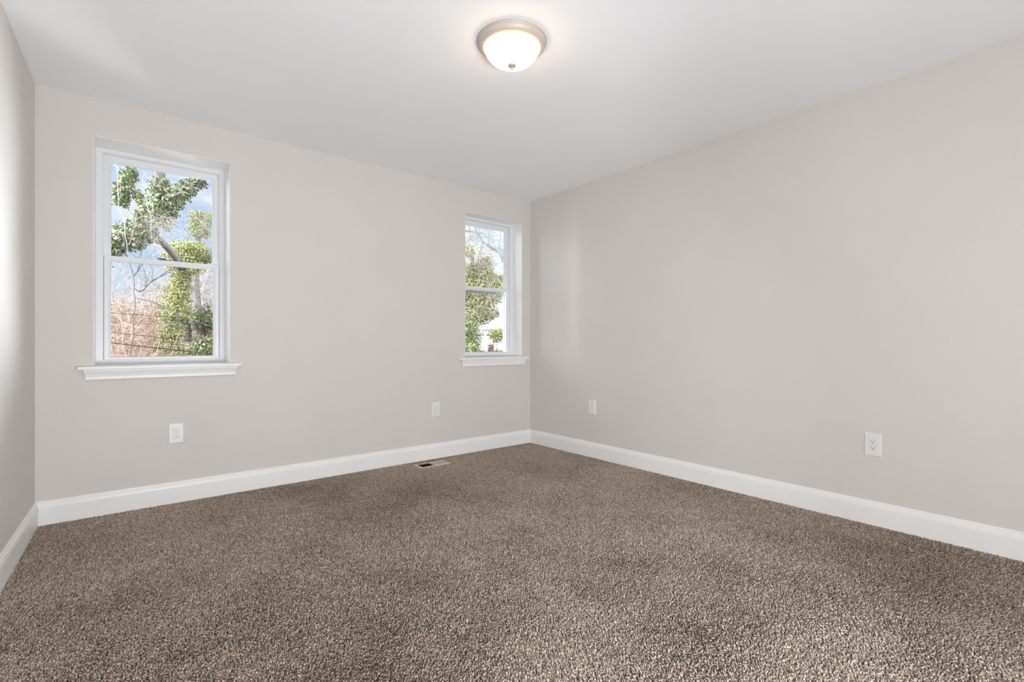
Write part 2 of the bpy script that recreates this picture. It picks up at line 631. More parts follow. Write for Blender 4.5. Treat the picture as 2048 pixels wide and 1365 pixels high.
# ------------------------------------------------------------------ windows
def window(name, q, label, splay):
    x0, x1, z0, z1, f = q['x0'], q['x1'], q['z0'], q['z1'], q['d']
    root = empty(name, ((x0 + x1) / 2, f, z0))
    tag(root, label, 'window', kind='structure')
    # white boards lining the opening
    bm = bmesh.new()
    fx0, fx1, fz1 = x0 + splay[0], x1 + splay[1], z1 - splay[2]
    pr = [(x0, x1, z1, -.0012), (fx0, fx1, fz1, T + .01), (x0 - J, x1 + J, z1 + J, T + .01), (x0 - J, x1 + J, z1 + J, -.0012)]
    rings = []
    for (a, b, c, y) in pr:
        rings.append([bm.verts.new((a, y, z0 - .01)), bm.verts.new((a, y, c)), bm.verts.new((b, y, c)), bm.verts.new((b, y, z0 - .01))])
    for i in range(4):
        r0, r1 = rings[i], rings[(i + 1) % 4]
        for k in range(3):
            bm.faces.new((r0[k], r0[k + 1], r1[k + 1], r1[k]))
    bmobj('jamb', bm, M['trim'], root)
    # outer vinyl frame; fw = visible width on the sides, .022 head, .033 sill
    A, B, Z0, Z1 = fx0 - .003, fx1 + .003, z0 - .004, fz1 + .003
    fe = f + .088
    bm = bmesh.new()
    add_rectframe(bm, A, B, Z0, Z1, .036, .036, .037, .026,
                  [(0, f), (.88, f), (.92, f + .002), (1, f + .004), (1, f + .0445), (1.10, f + .0445), (1.10, fe), (0, fe)])
    bmobj('window_frame', bm, M['vinyl'], root)
    sx0, sx1 = A + .036, B - .036
    zr0, zr1 = 1.522, 1.557           # meeting rail
    # upper sash sits in the outer track
    up = empty('upper_sash', ((sx0 + sx1) / 2, f + .06, zr0), root)
    y0, y1 = f + .048, f + .080

    def sash(parent, a, b, c, d, ya, yb, ws, wb, wt):
        bm = bmesh.new()
        dy = yb - ya
        add_rectframe(bm, a, b, c, d, ws, ws, wb, wt,
                      [(0, ya + .002), (.04, ya), (.62, ya), (.68, ya + .004), (.80, ya + .005), (1, ya + .012), (1, yb - .008), (.8, yb), (0, yb)])
        bmobj('sash_frame', bm, M['vinyl'], parent)
        ym = yb - .010
        boxobj('pane', (a + ws - .004, b - ws + .004, ym - .002, ym + .002, c + wb - .004, d - wt + .004), M['glass'], parent)
    sash(up, sx0 + .003, sx1 - .003, zr0 + .013, Z1 - .0265, y0, y1, .034, .026, .040)
    lw = empty('lower_sash', ((sx0 + sx1) / 2, f + .03, Z0), root)
    sash(lw, sx0 + .002, sx1 - .002, z0 + .031, zr1, f + .009, f + .041, .034, .017, .035)
    # added dark filler: paints the gap shadow and blocks light between frame and sashes
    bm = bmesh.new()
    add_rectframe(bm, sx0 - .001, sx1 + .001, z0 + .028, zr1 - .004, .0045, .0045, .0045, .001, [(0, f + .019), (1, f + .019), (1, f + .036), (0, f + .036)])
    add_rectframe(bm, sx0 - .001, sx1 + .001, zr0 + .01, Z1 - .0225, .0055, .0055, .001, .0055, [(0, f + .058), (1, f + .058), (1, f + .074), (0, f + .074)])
    bmobj('gap_shade_strip', bm, M['shade_strip'], root)
    # cam lock on top of the meeting rail
    xc = (sx0 + sx1) / 2 + .0
    bm = bmesh.new()
    add_box(bm, xc - .032, xc + .032, f + .012, f + .036, zr1, zr1 + .006, .002)
    add_box(bm, xc - .012, xc + .012, f + .014, f + .034, zr1 + .006, zr1 + .013, .002)
    add_box(bm, xc - .045, xc + .004, f + .004, f + .014, zr1 + .006, zr1 + .012, .002)
    bmobj('sash_lock', bm, M['lock'], lw)
    # insect screen frame outside the lower half
    bm = bmesh.new()
    ys0 = fe + .002
    add_rectframe(bm, sx0 + .002, sx1 - .002, z0 + .014, q['screen'], .020, .020, .016, .020,
                  [(0, ys0), (1, ys0), (1, ys0 + .009), (0, ys0 + .009)])
    bmobj('screen_frame', bm, M['screen_metal'], root)
    # stool and apron
    bm = bmesh.new()
    add_box(bm, x0 - .073, x1 + .068 if x1 < -1 else x1 + .070, -.036, -.0005, z0 - .020, z0, .005, 3)
    add_box(bm, x0 - .005, x1 + .005, -.006, f + .02, z0 - .020, z0)
    bmobj('stool', bm, M['trim'], root)
    ap = [(z0 - .020, .026), (z0 - .026, .026), (z0 - .036, .0225), (z0 - .052, .0165), (z0 - .060, .0150), (z0 - .061, .0125),
          (z0 - .064, .0125), (z0 - .065, .0140), (z0 - .076, .0140), (z0 - .078, .0120), (z0 - .078, -.0005), (z0 - .020, -.0005)]
    vs = []
    for (xx, s) in ((x0 - .046, 1), (x1 + .044, -1)):
        for (z, off) in ap:
            vs.append((xx + s * (.026 - max(off, .012)) * .8, -off, z))
    k = len(ap)
    fs = [(i, (i + 1) % k, k + (i + 1) % k, k + i) for i in range(k)] + [tuple(range(k))[::-1], tuple(range(k, 2 * k))]
    o = pyobj('apron', vs, fs, M['trim'], root)
    bm = bmesh.new()
    bm.from_mesh(o.data)
    bmesh.ops.recalc_face_normals(bm, faces=bm.faces)
    bm.to_mesh(o.data)
    bm.free()
    return root


window('window_1', W1, 'white double hung window nearest the left wall, ivy trees outside', (.0065, .0035, .004))
window('window_2', W2, 'white double hung window beside the far right corner', (0.0, 0.001, -.001))
root = empty('added_fill_window', ((FILL_OPENING[0] + FILL_OPENING[1]) / 2, YF - .1, FILL_OPENING[2]))  # unseen window added to hold the fill lamp
tag(root, 'made-up low window added behind the camera for fill light', 'window', kind='structure')
bm = bmesh.new()
add_rectframe(bm, FILL_OPENING[0], FILL_OPENING[1], FILL_OPENING[2], FILL_OPENING[3], .05, .05, .05, .05, [(0, YF - .13), (1, YF - .13), (1, YF - .18), (0, YF - .18)])
bmobj('window_frame', bm, M['vinyl'], root)
boxobj('pane', (FILL_OPENING[0] + .046, FILL_OPENING[1] - .046, YF - .158, YF - .154, FILL_OPENING[2] + .046, FILL_OPENING[3] - .046), M['glass'], root)



# ------------------------------------------------------------------ outlets
def make_outlet(loc, rz):
    root = empty('wall_outlet', (0, 0, 0))
    # faceplate 80 x 127 mm, built facing -y
    bm = bmesh.new()
    add_rectframe(bm, -.040, .040, -.0635, .0635, .0233, .0233, .030, .030,
                  [(0, 0), (0, -.0035), (.10, -.0058), (.22, -.0066), (.95, -.0066), (1, -.0058), (1, 0)])
    bmobj('faceplate', bm, M['plastic'], root)
    bm = bmesh.new()
    add_box(bm, -.0164, .0164, -.0062, 0, -.0332, .0332, .0008, 1)
    bmobj('receptacle_body', bm, M['plastic'], root)
    for s in (1, -1):
        zc = .0165 * s
        bm = bmesh.new()
        add_box(bm, -.0140, .0140, -.0074, -.0058, zc - .0135, zc + .0135, .0006, 1)
        rc = bmobj('receptacle', bm, M['plastic'], root)
        for sx, hh in ((-1, .0044), (1, .0036)):
            boxobj('slot', (sx * .0064 - .0009, sx * .0064 + .0009, -.0078, -.0070, zc + .0030 - hh + .002, zc + .0030 + hh + .002), M['slot'], rc)
        bm = bmesh.new()
        bmesh.ops.create_cone(bm, cap_ends=True, segments=16, radius1=.0027, radius2=.0027, depth=.0008,
                              matrix=Matrix.Translation((0, -.0074, zc - .0072)) @ Matrix.Rotation(PI / 2, 4, 'X'))
        bmobj('ground_hole', bm, M['slot'], rc)
    root.location = loc
    root.rotation_euler = (0, 0, rz)
    return root


def copy_tree(o, parent=None):
    c = o.copy()
    COL.objects.link(c)
    c.parent = parent
    for ch in [q for q in bpy.data.objects if q.parent == o]:
        copy_tree(ch, c)
    return c


first = make_outlet((-2.9735, -.0005, .438), 0)
spots = [(None, 0, 'white outlet under the large left window'),
         ((-1.096, -.0005, .427), 0, 'white outlet on the back wall, left of and below the corner window'),
         ((-.0005, -.838, .443), -PI / 2, 'small white outlet on the right wall close to the corner'),
         ((-.0005, -2.898, .447), -PI / 2, 'large looking white outlet on the right wall nearest the camera')]
for (loc, rz, lab) in spots:
    o = first if loc is None else copy_tree(first)
    if loc is not None:
        o.location = loc
        o.rotation_euler = (0, 0, rz)
    tag(o, lab, 'outlet', 'white wall outlets')

# ------------------------------------------------------------------ floor register
root = empty('floor_register', ((VX0 + VX1) / 2, (VY0 + VY1) / 2, 0))
tag(root, 'beige metal floor register let into the carpet by the baseboard', 'floor vent')
bm = bmesh.new()
bx0, bx1, by0, by1 = VX0, VX1, VY0, VY1
rings = []
for (t_, z) in ((0, -.004), (.06, .0035), (.45, .0065), (1, .0065), (1, -.012), (0, -.012)):
    a = .0165 * t_
    rings.append([bm.verts.new((bx0 + a, by0 + a, z)), bm.verts.new((bx1 - a, by0 + a, z)), bm.verts.new((bx1 - a, by1 - a, z)), bm.verts.new((bx0 + a, by1 - a, z))])
for i in range(6):
    r0, r1 = rings[i], rings[(i + 1) % 6]
    for k in range(4):
        bm.faces.new((r0[k], r0[(k + 1) % 4], r1[(k + 1) % 4], r1[k]))
xm = (VX0 + VX1) / 2 - .003
add_box(bm, xm - .003, xm + .003, VY0 + .016, VY1 - .016, -.006, .0062)
bmobj('frame', bm, M['register'], root)


def slats(xa, xb, lean):
    bm = bmesh.new()
    k = 9
    for i in range(k):
        x = xa + (i + .5) * (xb - xa) / k
        hw = .0074
        h0, h1 = -.010, .0045
        t_ = .0006
        pts = [(x - lean * hw - t_, h0), (x - lean * hw + t_, h0), (x + lean * hw + t_, h1), (x + lean * hw - t_, h1)]
        lo_ = [bm.verts.new((a, VY0 + .016, z)) for a, z in pts]
        hi_ = [bm.verts.new((a, VY1 - .016, z)) for a, z in pts]
        for j in range(4):
            bm.faces.new((lo_[j], lo_[(j + 1) % 4], hi_[(j + 1) % 4], hi_[j]))
        bm.faces.new(lo_)
        bm.faces.new(hi_)
    return bm


tag(bmobj('louvers', slats(VX0 + .0165, xm - .003, -1), M['duct_and_shade'], root), 'open louvers with their shade painted dark')  # shade of these slats is put into their dark colour
tag(bmobj('louvers', slats(xm + .003, VX1 - .0165, 1), M['register'], root), 'beige louvers turned to face the room')
bm = bmesh.new()
add_box(bm, FX[0] + .001, FX[1] - .001, FX[2] + .001, FX[3] - .001, -.12, -.013)
bm.faces.ensure_lookup_table()
top = [f for f in bm.faces if f.normal.z > .9]
bmesh.ops.delete(bm, geom=top, context='FACES')
bmobj('duct_boot', bm, M['duct_and_shade'], root)

# ------------------------------------------------------------------ ceiling light
LC = (-1.814, -1.949, H)
root = empty('ceiling_light', LC)
tag(root, 'round flush ceiling light with glowing frosted dome and nickel rim', 'ceiling light')
lathe('pan', [(.0, -.0005), (.158, -.0005), (.164, -.004), (.165, -.008), (.1625, -.011), (.1585, -.012), (.158, -.0145), (.1575, -.020),
              (.153, -.027), (.146, -.033), (.139, -.037), (.133, -.039), (.130, -.038), (.128, -.034), (.0, -.030)], LC, M['nickel'], root, close=False)
dome = [(.1285, -.034)]
for i in range(1, 17):
    a = i / 16 * PI / 2
    dome.append((.1285 * math.cos(a) ** .9 if i < 16 else .0, -.034 - .082 * math.sin(a)))
lathe('glass_dome', dome, LC, M['dome'], root, close=False)
zz = -.1125
lathe('finial', [(.0, zz + .006), (.0195, zz + .003), (.0212, zz), (.0205, zz - .004), (.0165, zz - .009), (.0095, zz - .0125), (.0055, zz - .0145), (.0045, zz - .0165),
                 (.0056, zz - .0195), (.0048, zz - .0235), (.0, zz - .0255)], LC, M['finial'], root, seg=32, close=False)

# ------------------------------------------------------------------ outdoors
def sstep(a, b, x):
    t = min(1, max(0, (x - a) / (b - a)))
    return t * t * (3 - 2 * t)


def ground_z(x, y):
    z = -3.0 + 4.55 * sstep(5.0, 14, y) * (1 - sstep(1.5, 6.5, x))
    return z + .12 * math.sin(x * 1.7 + y * .6) + .10 * math.sin(y * 2.1 - x * .9)


gx = [-45 + i * 1.0 for i in range(125)]
gy = [.32 + i * .9 for i in range(75)]
vs = [(x, y, ground_z(x, y)) for x in gx for y in gy]
fs = []
for i in range(len(gx) - 1):
    for k in range(len(gy) - 1):
        a = i * len(gy) + k
        fs.append((a, a + len(gy), a + len(gy) + 1, a + 1))
o = pyobj('ground', vs, fs, M['soil'], smooth=True)
tag(o, 'leaf littered bank rising behind the house', 'ground', kind='structure')


def tubes(polys, sides=5):
    """polys: list of (points, radii) -> verts, faces, per-vertex index of its line"""
    V, F, I = [], [], []
    for li, (pts, rad) in enumerate(polys):
        pts = [Vector(p) for p in pts]
        base = len(V)
        n_ = len(pts)
        up = Vector((.31, .22, .92))
        for i in range(n_):
            d = (pts[min(i + 1, n_ - 1)] - pts[max(i - 1, 0)])
            if d.length < 1e-9: d = Vector((0, 0, 1))
            d.normalize()
            a = d.cross(up)
            if a.length < 1e-3: a = d.cross(Vector((1, 0, 0)))
            a.normalize()
            b = d.cross(a)
            for k in range(sides):
                t = 2 * PI * k / sides
                V.append(pts[i] + (a * math.cos(t) + b * math.sin(t)) * rad[i])
                I.append(li)
        for i in range(n_ - 1):
            for k in range(sides):
                k2 = (k + 1) % sides
                F.append((base + i * sides + k, base + i * sides + k2, base + (i + 1) * sides + k2, base + (i + 1) * sides + k))
        F.append(tuple(base + k for k in range(sides))[::-1])
        F.append(tuple(base + (n_ - 1) * sides + k for k in range(sides)))
    return V, F, I


def tubeobj(name, polys, mat, parent=None, sides=6, vals=None):
    V, F, I = tubes(polys, sides)
    o = pyobj(name, V, F, mat, parent, smooth=True)
    if name == 'twigs': o['kind'] = 'stuff'
    if vals is not None:
        at_ = o.data.attributes.new('v', 'FLOAT', 'POINT')
        at_.data.foreach_set('value', [vals[i] for i in I])
    return o


def spline(ctrl, k=6):
    """Catmull-Rom through control points"""
    c = [Vector(p) for p in ctrl]
    c = [c[0] * 2 - c[1]] + c + [c[-1] * 2 - c[-2]]
    out = []
    for i in range(1, len(c) - 2):
        for j in range(k):
            t = j / k
            p0, p1, p2, p3 = c[i - 1:i + 3]
            out.append(.5 * ((2 * p1) + (p2 - p0) * t + (2 * p0 - 5 * p1 + 4 * p2 - p3) * t * t + (3 * p1 - p0 - 3 * p2 + p3) * t ** 3))
    out.append(c[-2])
    return out


LEAF = np.array([(0, 0, 0), (.30, -.10, .03), (.52, .22, -.03), (.26, .42, .06), (.36, .70, .0), (0, 1.0, -.10),
                 (-.36, .70, .0), (-.26, .42, .06), (-.52, .22, -.03), (-.30, -.10, .03), (0, .38, .10)], np.float32)
LEAFF = [(10, i, (i + 1) % 10) for i in range(10)]
OVAL = np.array([(0, 0, 0), (.22, .3, .05), (.22, .7, .03), (0, 1, -.06), (-.22, .7, .03), (-.22, .3, .05)], np.float32)
OVALF = [(0, 1, 2, 3), (0, 3, 4, 5)]


def leaves(name, pos, nrm, size, mat, parent=None, shape=LEAF, faces=LEAFF, vals=None, droop=.6):
    """one mesh of leaves: pos (n,3), nrm (n,3) outward, size (n)"""
    n_ = len(pos)
    nrm = nrm + rng.normal(0, .55, (n_, 3))
    nrm /= np.linalg.norm(nrm, axis=1, keepdims=True) + 1e-9
    dn = np.tile(np.array([0, 0, -droop]), (n_, 1)) + rng.normal(0, .5, (n_, 3))
    dn -= nrm * np.sum(dn * nrm, axis=1, keepdims=True)
    dn /= np.linalg.norm(dn, axis=1, keepdims=True) + 1e-9
    sd_ = np.cross(dn, nrm)
    k = len(shape)
    V = (pos[:, None, :] + size[:, None, None] * (shape[None, :, 0:1] * sd_[:, None, :] + shape[None, :, 1:2] * dn[:, None, :] + shape[None, :, 2:3] * nrm[:, None, :]))
    V = V.reshape(-1, 3).astype(np.float32)
    fl = len(faces[0])
    F = (np.array(faces, np.int32)[None] + (np.arange(n_, dtype=np.int32) * k)[:, None, None]).reshape(-1)
    me = bpy.data.meshes.new(name)
    me.vertices.add(len(V))
    me.vertices.foreach_set('co', V.ravel())
    nf = n_ * len(faces)
    me.loops.add(len(F))
    me.loops.foreach_set('vertex_index', F)
    me.polygons.add(nf)
    me.polygons.foreach_set('loop_start', np.arange(nf, dtype=np.int32) * fl)
    me.update(calc_edges=True)
    if vals is None: vals = np.clip(rng.normal(.45, .25, n_), 0, 1)
    a = me.attributes.new('v', 'FLOAT', 'POINT')
    a.data.foreach_set('value', np.repeat(vals, k).astype(np.float32))
    return finish(name, me, mat, parent)


def ivy(name, limbs, per_m2, size, mat, parent, rough=.35, shape=LEAF, faces=LEAFF):
    """leaves all round limbs; limbs = list of (points, radii)"""
    P, Q = [], []
    for pts, rad in limbs:
        pts = [Vector(p) for p in pts]
        for i in range(len(pts) - 1):
            a, b = pts[i], pts[i + 1]
            r0, r1 = rad[i], rad[i + 1]
            ln = (b - a).length
            cnt = int(per_m2 * ln * PI * (r0 + r1)) + 1
            d = (b - a).normalized()
            u = d.orthogonal().normalized()
            v_ = d.cross(u)
            for _ in range(cnt):
                t = random.random()
                an = random.uniform(0, 2 * PI)
                o = u * math.cos(an) + v_ * math.sin(an)
                r = (r0 + (r1 - r0) * t)
                bump = 1 + rough * math.sin(an * 3 + i * 1.7) * .4 + random.gauss(0, rough * .45)
                P.append(a + (b - a) * t + o * r * max(.72, bump))
                Q.append(o + Vector((0, 0, .25)))
    P = np.array([tuple(p) for p in P])
    Q = np.array([tuple(q) for q in Q])
    return leaves(name, P, Q, rng.uniform(.65, 1.25, len(P)) * size, mat, parent, shape, faces)


def limb(ctrl, r0, r1, k=6):
    p = spline(ctrl, k)
    n_ = len(p)
    return p, [r0 + (r1 - r0) * i / (n_ - 1) for i in range(n_)]


def twigs(start, direc, length, r, levels, spread=.6, kids=4, wob=.16, out=None, up=.1, minr=.0025):
    """bare branching wood"""
    if out is None: out = []
    p = Vector(start)
    d = Vector(direc).normalized()
    seg = 6
    pts, rad = [p.copy()], [r]
    for i in range(seg):
        d = (d + Vector((random.gauss(0, wob), random.gauss(0, wob), random.gauss(0, wob) + up * .3))).normalized()
        p = p + d * (length / seg)
        pts.append(p.copy())
        rad.append(max(minr * .8, r * (1 - .65 * (i + 1) / seg)))
    out.append((pts, rad))
    if levels > 0:
        for _ in range(kids):
            j = random.randint(1, seg)
            dd = (pts[j] - pts[j - 1]).normalized()
            nd = (dd + Vector((random.gauss(0, spread), random.gauss(0, spread), random.gauss(0, spread)))).normalized()
            twigs(pts[j], nd, length * random.uniform(.45, .75), max(minr, rad[j] * .62), levels - 1, spread, kids, wob, out, up, minr)
    return out


def tree_root(name, p, label, cat='tree', group=None):
    r = empty(name, p)
    tag(r, label, cat, group)
    return r


TG = 'ivy clad trees outside the windows'

# --- big ivy tree close to the left window: leaning trunk that forks
D = 7.5
b = at(60, 700, D)
base = Vector((b.x - .3, b.y + .1, ground_z(b.x - .3, b.y) - .1))
root = tree_root('ivy_clad_tree', base, 'forked leaning tree wrapped in dark ivy, upper pane of left window', group=TG)
tr_main = limb([base, at(70, 640, D), at(140, 545, D), at(215, 488, D), at(262, 470, D), at(300, 442, D), at(320, 400, D), at(320, 350, D), at(317, 290, D), at(312, 180, D)], .11, .06)
tr_r = limb([at(312, 425, D), at(345, 398, D), at(372, 376, D), at(402, 360, D - .1), at(470, 325, D - .2)], .08, .035)
tr_l = limb([at(303, 432, D), at(286, 408, D + .1), at(268, 380, D + .1), at(258, 330, D + .1), at(262, 240, D)], .028, .018)
tr_ll = limb([at(266, 372, D + .1), at(250, 392, D), at(234, 404, D), at(205, 415, D)], .02, .012)
tubeobj('trunk', [tr_main], M['bark'], root, 10)
for q in (tr_r, tr_l, tr_ll):
    tubeobj('limb', [q], M['bark'], root, 8)
iv = [limb([at(120, 570, D), at(215, 486, D), at(262, 474, D), at(300, 452, D)], .20, .16),
      limb([at(305, 446, D), at(318, 420, D), at(321, 385, D), at(320, 358, D)], .20, .10),
      limb([at(318, 425, D), at(345, 400, D), at(372, 378, D), at(404, 361, D - .1)], .16, .075),
      limb([at(292, 415, D), at(280, 398, D + .1), at(270, 382, D + .1)], .055, .05),
      limb([at(262, 345, D + .1), at(250, 368, D), at(243, 388, D), at(233, 408, D)], .085, .115),
      limb([at(256, 335, D + .1), at(264, 352, D + .1)], .10, .06)]
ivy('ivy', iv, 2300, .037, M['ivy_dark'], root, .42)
tw = []
for i in range(40):
    twigs(at(random.uniform(300, 350), random.uniform(435, 455), D - .2), RGT * random.uniform(-1, 1) + Vector((0, 0, random.uniform(-.6, .1))), random.uniform(.15, .4), .004, 1, .8, 3, .3, tw, -.2, .0018)
for i in range(14):
    twigs(at(random.uniform(225, 410), random.uniform(335, 400), D - .2), RGT * random.uniform(-1, 1) + Vector((0, 0, random.uniform(-.6, .9))), random.uniform(.2, .5), .005, 1, .6, 3, .2, tw, 0, .0018)
tubeobj('twigs', tw, M['bark_pale'], root, 3)

# --- dead grey limb crossing behind
D = 9.0
b = at(372, 600, D + 2.2)
q = at(385, 760, 13.4)
root = tree_root('leaning_dead_trunk', q, 'bare grey leaning limb behind the forked ivy tree')
tubeobj('trunk', [limb([at(385, 760, 13.4), at(372, 640, 13.3), at(366, 560, 13), at(352, 520, 11.5), at(338, 500, 10), at(322, 482, D), at(300, 462, D), at(286, 440, D)], .10, .045)], M['bark_grey'], root, 8)

# --- two ivy columns at the right of the left window
D = 12.5
b = at(330, 760, D)
base = Vector((b.x, b.y, ground_z(b.x, b.y) - .1))
root = tree_root('ivy_clad_tree', base, 'sunlit ivy column standing in the lower pane of left window', group=TG)
c = [base, at(338, 715, D), at(345, 660, D), at(355, 600, D), at(365, 545, D), at(366, 510, D), at(362, 486, D)]
tubeobj('trunk', [limb(c, .13, .06)], M['bark'], root, 8)
iv = [limb([at(334, 745, D), at(337, 695, D), at(343, 660, D), at(355, 640, D)], .26, .20), limb([at(354, 640, D), at(353, 615, D), at(357, 586, D), at(366, 545, D)], .30, .17),
      limb([at(368, 545, D), at(372, 515, D), at(368, 490, D)], .30, .36), limb([at(345, 505, D), at(366, 500, D), at(395, 505, D + .2), at(410, 522, D + .2)], .16, .22)]
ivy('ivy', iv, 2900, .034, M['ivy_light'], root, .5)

D = 14.0
b = at(396, 735, D)
base = Vector((b.x, b.y, ground_z(b.x, b.y) - .1))
root = tree_root('ivy_clad_tree', base, 'bare twiggy trunk with an ivy tuft on top, right edge of left window', group=TG)
c = [base, at(398, 640, D), at(392, 560, D), at(393, 500, D), at(399, 450, D), at(400, 425, D)]
tubeobj('trunk', [limb(c, .10, .06)], M['bark_grey'], root, 8)
ivy('ivy', [limb([at(402, 424, D), at(402, 445, D), at(399, 474, D)], .24, .22), limb([at(394, 535, D), at(396, 500, D)], .12, .18)], 2400, .034, M['ivy_light'], root, .5)
tw = []
for i in range(60):
    py = random.choice((random.uniform(420, 480), random.uniform(480, 660)))
    twigs(at(396 + random.uniform(-6, 6), py, D - .2), RGT * random.choice((-1, 1, 1)) * random.uniform(.4, 1.2) - FWD * random.uniform(0, .7) + Vector((0, 0, random.uniform(-.9, .5))),
          random.uniform(.4, .9), .008, 2, .8, 3, .25, tw, -.1, .003)
tubeobj('twigs', tw, M['bark_far'], root, 3)

# --- dark evergreen shrub low at the right of the left window
def shrub(name, centre, r, nleaf, size, mat, label, cat='shrub', stems=10, shape=LEAF, faces=LEAFF, squash=1.0, group=None, bark_m='bark'):
    g = Vector((centre.x, centre.y, ground_z(centre.x, centre.y) - .05))
    root = tree_root(name, g, label, cat, group)
    st = []
    for i in range(stems):
        e_ = centre + Vector((random.uniform(-.6, .6) * r, random.uniform(-.6, .6) * r, random.uniform(-.3, .6) * r))
        st.append(limb([g + Vector((random.uniform(-.1, .1), random.uniform(-.1, .1), 0)), (g + e_) / 2 + Vector((random.uniform(-.2, .2), random.uniform(-.2, .2), .1)) * r, e_], .02, .006))
    tubeobj('stems', st, M[bark_m], root, 5)
    d = rng.normal(0, 1, (nleaf, 3))
    d /= np.linalg.norm(d, axis=1, keepdims=True)
    lump = 1 + .25 * np.sin(d[:, 0] * 5 + 1) * np.cos(d[:, 2] * 6) + rng.normal(0, .12, nleaf)
    rad = r * np.clip(rng.uniform(.5, 1.05, nleaf), 0, 1.05) * lump
    pos = np.array(tuple(centre)) + d * rad[:, None] * np.array([1, 1, squash])
    leaves('foliage', pos, d + np.array([0, 0, .3]), rng.uniform(.7, 1.3, nleaf) * size, mat, root, shape, faces)


shrub('evergreen_shrub', at(410, 640, 13.5), .42, 1500, .045, M['ivy_dark'], 'dark green shrub beside the sunlit ivy column', squash=.9)
shrub('evergreen_shrub', at(392, 706, 12.3), .36, 900, .042, M['ivy_dark'], 'dark shrub at the foot of the leaning dead trunk', squash=.7)
shrub('evergreen_shrub', at(412, 692, 11.5), .30, 700, .045, M['ivy_dark'], 'low dark shrub at bottom right corner of left window', squash=.7)

# --- bare trees: one near and dark, the rest pale and far behind
D = 6.2
b = at(262, 760, D)
base = Vector((b.x, b.y, ground_z(b.x, b.y)))
root = tree_root('bare_sapling', base, 'thin dark bare sapling forking in the lower pane of left window')
st = [limb([base] + [at(265 + 4 * math.sin(i * 1.9), yy, D) for i, yy in enumerate((1200, 1100, 1000, 910, 830, 765, 710, 668))] + [at(266, 636, D), at(271, 612, D), at(268, 585, D), at(268, 560, D), at(262, 535, D), at(252, 505, D), at(246, 470, D)], .0075, .004),
      limb([at(269, 578, D), at(283, 583, D), at(305, 562, D), at(338, 545, D), at(380, 520, D)], .008, .003),
      limb([at(268, 552, D), at(276, 540, D), at(280, 520, D), at(286, 490, D)], .007, .003),
      limb([at(270, 596, D), at(310, 606, D), at(350, 625, D), at(425, 655, D)], .0065, .004)]
tw = []
for q in st[1:]:
    for j in range(3, len(q[0]), 3):
        dd = q[0][j] - q[0][j - 1]
        twigs(q[0][j], dd.normalized() + Vector((random.gauss(0, .6), random.gauss(0, .6), random.gauss(0, .6))), .35, .004, 1, .6, 3, .2, tw, .1, .0018)
tubeobj('trunk', [st[0]], M['bark_dark'], root, 7)
for q in st[1:]: tubeobj('branch', [q], M['bark_dark'], root, 6)
tubeobj('twigs', tw, M['bark_dark'], root, 3)

FARL = ['pale bare tree far behind, leftmost in the left window', 'pale bare tree far behind the bare sapling', 'pale bare tree far behind the leaning dead limb',
        'pale bare tree far behind the sunlit ivy column', 'pale bare tree far behind the twiggy trunk', 'pale bare tree far behind, between ivy column and sapling']
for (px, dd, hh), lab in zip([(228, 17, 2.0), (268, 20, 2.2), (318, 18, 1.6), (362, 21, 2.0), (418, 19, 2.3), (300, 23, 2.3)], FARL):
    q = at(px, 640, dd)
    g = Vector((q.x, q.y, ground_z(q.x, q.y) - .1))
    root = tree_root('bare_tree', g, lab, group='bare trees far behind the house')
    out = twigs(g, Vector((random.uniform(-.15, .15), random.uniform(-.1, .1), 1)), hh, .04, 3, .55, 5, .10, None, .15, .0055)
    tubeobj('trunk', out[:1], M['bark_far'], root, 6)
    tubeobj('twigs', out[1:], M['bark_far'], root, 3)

# --- reddish bare thickets on the left of the bank
for (px, dd, hh, lab) in [(226, 9.5, 2.0, 'reddish bare thicket at the left edge of the left window'), (258, 11.0, 1.9, 'reddish bare thicket behind the bare sapling'),
                          (296, 14.0, 1.2, 'low bare thicket in the middle of the lower left pane'), (410, 15.0, 1.8, 'grey bare thicket around the foot of the twiggy trunk')]:
    q = at(px, 650, dd)
    g = Vector((q.x, q.y, ground_z(q.x, q.y) - .05))
    root = tree_root('bare_thicket', g, lab, 'shrub', 'bare thickets on the bank')
    out = []
    for i in range(11):
        twigs(g + Vector((random.gauss(0, .22), random.gauss(0, .2), 0)), (random.gauss(0, .35), random.gauss(0, .3), 1), hh * random.uniform(.6, 1.1), .012, 2, .55, 5, .18, out, .1, .0028)
    vals = [min(1, max(0, random.gauss(.38, .25))) for _ in out]
    tubeobj('stems', out, M['brush'], root, 3, vals)

# --- pale vines hanging in front
for pts, lab in [([(290, 345), (285, 362), (292, 378), (299, 390), (300, 402), (295, 412), (299, 424), (303, 440), (302, 460), (303, 478)], 'pale twisting vine hanging before the forked ivy trunk'),
                 ([(226, 322), (234, 340), (236, 380), (238, 418), (246, 434), (249, 450), (250, 470), (254, 490), (254, 512)], 'pale vine hanging at the left side of the left window')]:
    D = 6.9
    p = [at(a, c_, D) for a, c_ in pts]
    o = tubeobj('hanging_vine', [limb(p, .0045, .0045)] + [limb([p[4], at(pts[4][0] + 6, pts[4][1] + 6, D), at(pts[4][0] + 4, pts[4][1] + 18, D), p[6]], .005, .004)]
                + twigs(p[6], Vector((-.6, .3, .5)), .30, .004, 1, .5, 3, .25, None, 0, .002) + twigs(p[7], Vector((.5, -.3, .1)), .25, .004, 1, .5, 3, .25, None, 0, .002), M['bark_pale'])
    tag(o, lab, 'vine')

